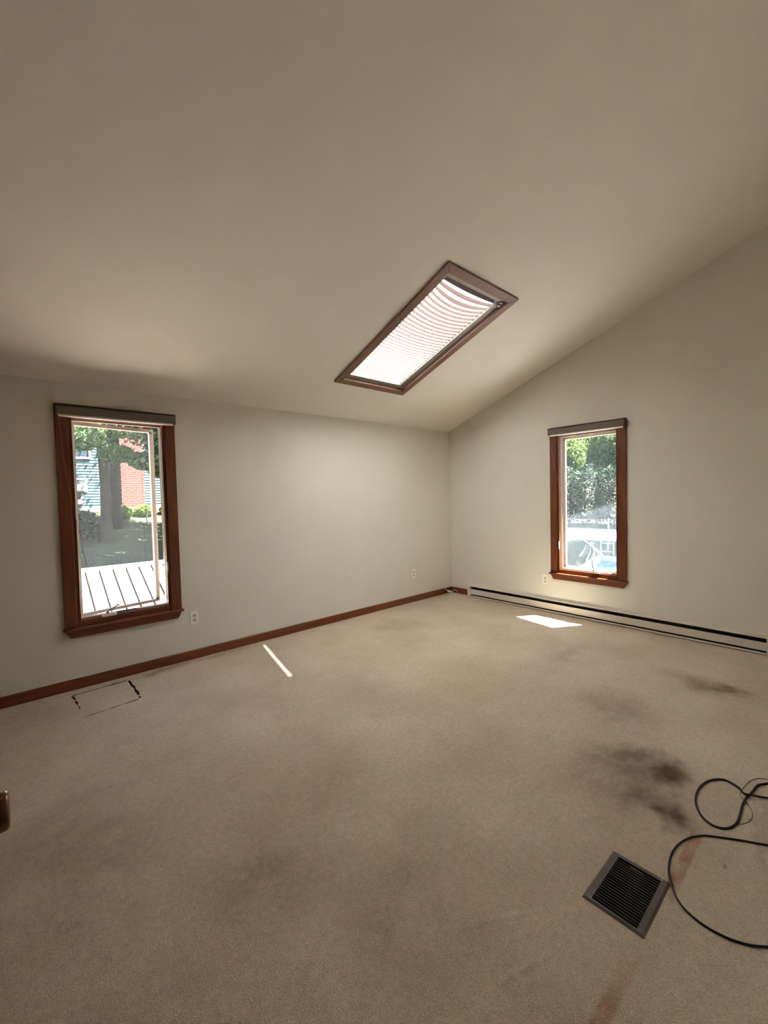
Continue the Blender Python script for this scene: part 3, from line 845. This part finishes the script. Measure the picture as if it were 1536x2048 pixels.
MB().tube(smooth_curve([oy(2.07, .82), oy(2.10, .77), oy(2.125, .745), oy(2.10, .70), oy(2.09, .64)], 5), .004, 8).build('loop', ORN, og, smooth=True)

# ------------------------------------------------------------------ outdoors, beyond the open window
def grid_surface(name, xs, ys, zf, m):
    P = [(x, y, zf(x, y)) for y in ys for x in xs]; nx = len(xs); F = []
    for j in range(len(ys)-1):
        for i in range(nx-1): F.append((j*nx+i, j*nx+i+1, (j+1)*nx+i+1, (j+1)*nx+i))
    me = bpy.data.meshes.new(name); me.from_pydata(P, [], F); me.materials.append(m)
    for p in me.polygons: p.use_smooth = True
    return link(name, me)
def terrain(x, y):
    prof = [(-14, -.72), (2.5, -.72), (8, -.30), (12, .20), (14.5, .85), (16, 1.22), (20, 1.4), (60, 2.0)]
    z = prof[0][1]
    for (a, za), (b, zb) in zip(prof, prof[1:]):
        if a <= y <= b: z = za+(zb-za)*(y-a)/(b-a)
    k = min(1, max(0, (x-2.0)/5.0))          # level towards the pool
    return z*(1-k)+(-.72)*k
lawn = struct(grid_surface('lawn', [-30, -20, -12, -8, -6, -4, -2, 0, 1, 2, 3, 4, 5, 6, 7, 10, 15, 22, 30, 45], [-14, -8, -4, 0, 2.5, 5, 8, 10, 12, 13, 14.5, 16, 20, 30, 45, 60], lambda x, y: terrain(x, y) - (.35 if (5.6 < x < 9.8 and -5 < y < 2) else 0), LAWN),
              'grassy yard outside the windows', 'lawn')

# low cream metal roof just outside the open window
pr = tag(empty('porch_roof', (-4.0, 1.9, 0)), 'low cream metal roof with raised ribs below the open window', 'roof')
RXa, RXb = -3.0, 3.4
def rz_(y): return .27+.45*(y-1.0)
Ry0, Ry1 = .72, 1.90
rp = MB(); rp.prism([(Ry0-1.9, rz_(Ry0)), (0, rz_(1.9)), (0, rz_(1.9)-.04), (Ry0-1.9, rz_(Ry0)-.04)], 'x', RXa, RXb).build('roof_sheet', METROOF, pr)
rp = MB(); rp.prism([(0.02, rz_(1.9)), (1.6, rz_(1.9)-.70), (1.6, rz_(1.9)-.74), (0.02, rz_(1.9)-.04)], 'x', RXa, RXb).build('roof_sheet', METROOF, pr)
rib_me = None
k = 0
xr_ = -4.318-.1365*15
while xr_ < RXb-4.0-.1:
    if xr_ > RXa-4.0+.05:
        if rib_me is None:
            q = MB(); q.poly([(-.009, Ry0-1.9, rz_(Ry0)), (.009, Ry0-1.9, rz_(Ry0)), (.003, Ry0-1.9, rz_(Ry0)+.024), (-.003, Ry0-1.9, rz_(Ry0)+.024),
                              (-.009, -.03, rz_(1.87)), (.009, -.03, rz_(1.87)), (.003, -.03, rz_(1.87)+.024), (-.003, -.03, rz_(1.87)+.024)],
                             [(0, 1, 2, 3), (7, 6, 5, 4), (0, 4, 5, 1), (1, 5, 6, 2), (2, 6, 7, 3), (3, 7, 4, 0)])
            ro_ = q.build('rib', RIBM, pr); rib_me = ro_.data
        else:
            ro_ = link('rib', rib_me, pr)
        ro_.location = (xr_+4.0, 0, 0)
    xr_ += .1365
MB().prism([(-.05, rz_(1.9)-.008), (.0, rz_(1.9)+.034), (.07, rz_(1.9)+.006), (.07, rz_(1.9)-.03), (-.05, rz_(1.9)-.03)], 'x', RXa, RXb).build('ridge_cap', METROOF, pr)
rnd = random.Random(11)
for (lx, ly) in [(-4.36, 1.31), (-4.24, 1.42), (-4.10, 1.50), (-4.05, 1.45), (-3.93, 1.48), (-3.76, 1.55), (-4.22, 1.20)]:
    lf = MB().poly([(-.016, -.006, .0), (.006, -.012, .004), (.018, .003, .002), (.003, .013, .006)], [(0, 1, 2, 3)]).build('fallen_leaf', BARK, None)
    lf.location = (lx, ly, rz_(ly)+.002); lf.rotation_euler = (math.atan(.45), 0, rnd.uniform(0, 6))
    tag(lf, 'small dead leaf lying on the cream metal roof', 'leaf', 'dead leaves on the metal roof')
# wall carrying the porch roof
MB().box(RXa+.15, RXb-.15, -1.0, 1.4, -.75, -.18).build('porch_wall', HOUSEW, pr)

# neighbouring house
nh = tag(empty('blue_house', (-1.5, 16, 1.2)), 'pale blue clapboard house with red brick chimney beyond the trees', 'house')
def hx(x): return x+1.5
sd = MB(); zz = 1.30; pt = .11; prof = []
while zz < 7.0:
    prof += [(-.022, zz), (-.002, zz+pt-.001)]; zz += pt
prof += [(.15, zz), (.15, 1.30)]
sd.prism([(y_, z_-1.2) for (y_, z_) in prof], 'x', hx(-9), hx(7)).build('siding', SIDING, nh)
MB().box(hx(-9), hx(7), -.03, .2, -.6, .099).build('foundation', CONC, nh)
MB().box(hx(-1.62), hx(-.79), -.40, -.03, -.5, 7.0).build('chimney', BRICK, nh)
MB().box(hx(-1.68), hx(-.73), -.45, -.03, -.55, .06).build('chimney_base', CONC, nh)
def hwin(x0, x1, z0, z1):
    f = MB(); w_ = .07
    f.box(hx(x0), hx(x0)+w_, -.06, -.023, z0-1.2, z1-1.2).box(hx(x1)-w_, hx(x1), -.06, -.023, z0-1.2, z1-1.2)
    f.box(hx(x0)+w_, hx(x1)-w_, -.06, -.023, z1-1.2-w_, z1-1.2).box(hx(x0)+w_, hx(x1)-w_, -.06, -.023, z0-1.2, z0-1.2+w_)
    f.box(hx(x0)+w_, hx(x1)-w_, -.06, -.023, (z0+z1)/2-1.2-.02, (z0+z1)/2-1.2+.02)
    o = f.build('window', HOUSEW, nh)
    MB().box(hx(x0)+w_, hx(x1)-w_, -.035, -.025, z0-1.2+w_, z1-1.2-w_).build('pane', DGLASS, o)
    return o
hwin(-3.5, -2.71, 1.92, 2.46); hwin(-.55, .35, 2.9, 3.7); hwin(-3.6, -2.55, 3.2, 4.3)
hwin(.0, .5, 1.35, 1.62)
ac = MB().box(hx(-3.25), hx(-2.80), -.30, -.061, .76, 1.00).build('air_conditioner', HOUSEW, nh, .01)
for k in range(5): MB().box(hx(-3.22), hx(-2.86), -.304, -.300, .79+k*.04, .805+k*.04).build('grille_slat', DGLASS, ac)
MB().prism([(-.03, 1.90-1.2), (-.26, 1.50-1.2), (-.30, 1.44-1.2), (-.03, 1.44-1.2)], 'x', hx(-3.30), hx(-2.86)).build('cellar_hood', SHING, nh)
MB().prism([(-.5, 5.78), (3.5, 8.0), (7.5, 5.78)], 'x', hx(-9.4), hx(7.4)).build('gable_roof', SHING, nh)
MB().box(hx(-9), hx(7), .15, 7.0, -.5, 5.7).build('house_body', HOUSEW, nh)

def leaves(centers, radii, n, size, seed, hollow=0.25, squash=None):
    """cloud of folded leaf blades inside ellipsoids"""
    rs = np.random.RandomState(seed)
    V = []; F = []
    per = n//len(centers)
    for c, rr in zip(centers, radii):
        d_ = rs.normal(size=(per, 3)); d_ /= np.linalg.norm(d_, axis=1)[:, None]
        q = d_*(rs.uniform(hollow**3, 1, (per, 1))**(1/3))*np.array(rr)+np.array(c)
        a = rs.normal(size=(per, 3)); a /= np.linalg.norm(a, axis=1)[:, None]
        b = rs.normal(size=(per, 3)); b -= a*(a*b).sum(1)[:, None]; b /= np.linalg.norm(b, axis=1)[:, None]
        s = size*rs.uniform(.6, 1.3, (per, 1)); nn = np.cross(a, b)*s*.12
        V.append(np.stack([q-a*s*.5, q+b*s*.30+nn, q+a*s*.5, q-b*s*.30+nn], 1).reshape(-1, 3))
    V = np.concatenate(V); m_ = len(V)//4
    me = bpy.data.meshes.new('foliage')
    me.vertices.add(len(V)); me.vertices.foreach_set('co', V.ravel())
    idx = np.arange(m_)[:, None]*4+np.array([[0, 1, 2, 0, 2, 3]])
    me.loops.add(m_*6); me.loops.foreach_set('vertex_index', idx.ravel())
    me.polygons.add(m_*2); me.polygons.foreach_set('loop_start', np.arange(m_*2)*3); me.polygons.foreach_set('loop_total', np.full(m_*2, 3))
    me.update(); me.validate()
    return me
def tree(name, label, base, trunk, centers, radii, n, size, seed, leafm, group='trees outside the windows', branches=()):
    t = tag(empty(name, base), label, 'tree', group)
    bx, by, bz = base
    if trunk:
        r0, r1, hgt, lean = trunk
        rnd_ = random.Random(seed)
        pts = []; rr = []
        for i in range(9):
            q = i/8
            pts.append((lean*q+rnd_.uniform(-.02, .02), rnd_.uniform(-.02, .02), hgt*q-.1))
            rr.append(r1+(r0-r1)*(1-q)+(r0*.75*max(0, 1-q*7)))
        MB().tube(pts, rr, 12).build('trunk', BARK, t, smooth=True)
    for br_ in branches:
        n_ = len(br_)
        MB().tube(smooth_curve([(x-bx, y-by, z-bz) for x, y, z in br_], 4), [max(.008, .035*(1-i/((n_-1)*4+1))) for i in range((n_-1)*4+1)], 6).build('branch', BARK, t, smooth=True)
    me = leaves([(c[0]-bx, c[1]-by, c[2]-bz) for c in centers], radii, n, size, seed)
    me.materials.append(leafm)
    fo_ = link('foliage', me, t); fo_['kind'] = 'stuff'
    return t
tree('maple_tree', 'tall tree with thick pale trunk in front of the blue house', (-2.69, 12, .2), (.140, .125, 7.5, .03),
     [(-2.9, 11.6, 6.0), (-3.8, 11.5, 4.9), (-2.2, 11.2, 4.6), (-1.4, 11.4, 4.2), (-1.1, 11.0, 3.3), (-3.4, 11.0, 3.5), (-1.75, 10.8, 2.75), (-1.25, 10.9, 2.45), (-2.5, 10.9, 2.95)],
     [(2.8, 2.6, 2.2), (1.2, 1.4, 1.3), (1.0, 1.2, 1.15), (.9, 1.1, 1.1), (.55, .8, .65), (.7, .9, .5), (.5, .4, .28), (.38, .4, .22), (.5, .4, .28)], 16500, .13, 3, LEAF,
     branches=[[(-2.65, 12, 3.4), (-2.2, 11.6, 3.9), (-1.3, 11.2, 3.8), (-.9, 11, 3.3)], [(-2.75, 12, 3.2), (-3.2, 11.6, 3.6), (-3.7, 11.2, 3.3), (-3.75, 11.1, 2.7)]])
tree('oak_tree', 'second tree with darker trunk between house and nearer tree', (-2.17, 13.5, .55), (.138, .125, 7.5, .05),
     [(-1.9, 13.3, 6.4), (-1.2, 13.0, 4.7), (-2.4, 13.0, 4.6), (-.6, 13.0, 4.2)], [(2.6, 2.2, 2.0), (1.2, 1.0, 1.1), (1.2, 1.0, 1.0), (.8, .8, .9)], 9000, .14, 4, LEAF)
tree('shade_tree', 'broad tree shading the lawn beside the metal roof', (1.8, 5.6, -.7), (.2, .14, 5.6, -.9),
     [(0.0, 4.0, 6.6), (0.2, 7.3, 6.9), (1.9, 5.6, 7.2), (2.0, 10.0, 7.0)], [(2.6, 2.4, 1.6), (2.6, 2.4, 1.6), (2.2, 2.4, 1.5), (2.4, 2.0, 1.4)], 20000, .24, 6, LEAF)
def shrub(name, label, base, rr, n, size, seed, m, group=None, cat='shrub'):
    t = tag(empty(name, base), label, cat, group)
    me = leaves([(0, 0, rr[2]*.9)], [rr], n, size, seed, hollow=.1); me.materials.append(m)
    fo_ = link('foliage', me, t); fo_['kind'] = 'stuff'
    MB().tube([(0, 0, -.1), (.03, .02, rr[2]*.8)], [.03, .015], 6).build('stem', BARK, t)
    return t
shrub('leafy_shrub', 'bright green sunlit shrub left of the brick chimney', (-1.85, 14.6, .83), (.42, .4, .28), 1500, .10, 8, LEAFB, 'sunny shrubs before the blue house')
shrub('leafy_shrub', 'bright green sunlit shrub under the brick chimney', (-.98, 14.8, .88), (.42, .38, .26), 1500, .10, 9, LEAFB, 'sunny shrubs before the blue house')
shrub('leafy_shrub', 'bright green sunlit shrub right of the brick chimney', (-.04, 14.9, .9), (.42, .4, .28), 1500, .10, 10, LEAFB, 'sunny shrubs before the blue house')
shrub('dark_bush', 'dark shaded bush left of the thick pale trunk', (-3.25, 12.6, .3), (.55, .5, .50), 2200, .10, 12, LEAFD)
fp = MB().box(-.022, .022, -.022, .022, -.1, .62).build('fence_post', BARK, None, .004)
fp.location = (-1.12, 13.9, .70); tag(fp, 'thin dark post standing before the brick chimney', 'post')

# ------------------------------------------------------------------ outdoors, beyond the narrow window
po = tag(empty('swimming_pool', (7.4, -1.5, -.70)), 'blue swimming pool with white rim outside the narrow window', 'pool')
def q2(pts): return [(x-7.4, y+1.5) for x, y in pts]
inner = q2([(5.9, .62), (5.9, -4.6), (9.1, -4.6), (8.85, 1.34)])
outer = q2([(5.6, .95), (5.6, -4.9), (9.75, -4.9), (9.70, 1.75)])
MB().prism(inner, 'z', -.08, -.03).build('water', WATER, po)
rimm = MB()
P = [(*p, .03) for p in outer]+[(*p, .03) for p in inner]+[(*p, -.3) for p in outer]+[(*p, -.3) for p in inner]
F = []
for k in range(4):
    k2 = (k+1) % 4
    F += [(k, k2, 4+k2, 4+k), (k, 8+k, 8+k2, k2), (4+k, 4+k2, 12+k2, 12+k)]
rimm.poly(P, F).build('rim', POOLW, po)
ld = tag(empty('pool_ladder', (10.4, 1.55, -.70)), 'white tubular pool ladder standing behind the pool', 'ladder')
for dy in (-.20, .20):
    MB().tube(smooth_curve([(-.45, dy, -.15), (-.45, dy, .62), (-.30, dy, .80), (-.05, dy, .80), (.12, dy, .62), (.12, dy, 0)], 6), .025, 8).build('rail', HOUSEW, ld, smooth=True)
for zt2 in (.12, .40):
    MB().box(-.50, -.40, -.19, .19, zt2, zt2+.03).build('step', HOUSEW, ld, .005)
rd = MB().box(14.3, 20.0, -14, 16, -.715, -.695).build('paved_road', PAVE)
struct(rd, 'bright sunlit pavement beyond the pool', 'pavement')
fe = tag(empty('wire_fence', (13.9, 4.0, -.7)), 'thin wire fence along the sunlit pavement', 'fence')
for k in range(6):
    MB().tube([(0, -3+k*2.0, -.1), (0, -3+k*2.0, 1.0)], .03, 8).build('post', CHROME, fe)
for zz in (.55, .95):
    MB().tube([(0, -3, zz), (0, 7, zz)], .014, 6).build('wire', CHROME, fe)
hd = tag(empty('tall_hedge', (22, 7, -.7)), 'tall grey-green hedge beyond the pavement', 'hedge')
cs, rs_ = [], []
for k in range(11):
    yy = -5+k*1.7; cs.append((0, yy, 1.9)); rs_.append((1.1, 1.4, 2.0))
me = leaves(cs, rs_, 34000, .17, 21, hollow=.3); me.materials.append(LEAFD)
fo_ = link('foliage', me, hd); fo_['kind'] = 'stuff'
for k in range(6): MB().tube([(0, -5+k*3.2, -.1), (.1, -5+k*3.2, 2.6)], [.08, .04], 6).build('stem', BARK, hd)
for i, (bx_, by_, lab) in enumerate([(26, 5.2, 'sunny tree behind the hedge, right of the two through the narrow window'), (27, 12.7, 'sunny tree behind the hedge, left of the two through the narrow window')]):
    tree('linden_tree', lab, (bx_, by_, -.7), (.22, .15, 6, .1), [(bx_, by_, 5.6), (bx_-.8, by_-1.7, 4.2), (bx_-.6, by_+1.7, 4.3), (bx_-.9, by_-.1, 3.4)], [(2.6, 3.3, 3.0), (1.6, 1.8, 1.6), (1.6, 1.8, 1.6), (1.2, 2.6, 1.2)], 22000, .20, 30+i, LEAF2)
tree('tall_tree', 'tall tree standing farthest behind the hedge, between two sunny trees', (34, 11.4, -.7), (.3, .2, 8, .1), [(34, 11.4, 6.4), (33.4, 9.6, 4.6), (33.4, 13.2, 4.6)], [(2.8, 3.6, 4.0), (2, 2, 2.4), (2, 2, 2.4)], 16000, .26, 50, LEAF2)
tree('yard_tree', 'tree whose crown shades the yard behind the pool', (15.6, -2.6, -.7), (.22, .16, 5.8, .0), [(15.6, .2, 7.0), (13.4, -.4, 7.0), (17.4, .4, 7.3), (15.4, -2.2, 7.2)], [(2.2, 2.1, 1.4), (2.0, 2.0, 1.3), (1.8, 1.9, 1.2), (2.2, 1.8, 1.3)], 14000, .24, 40, LEAF)
pt_ = MB().box(.16, 5.3, -6.5, 1.6, -.72, -.66).build('bounce_slab', PAVE)  # unseen slab, added to bounce sunlight through the narrow window onto the ceiling
struct(pt_, 'unseen pale slab added by the gable wall to bounce light up', 'bounce_slab')
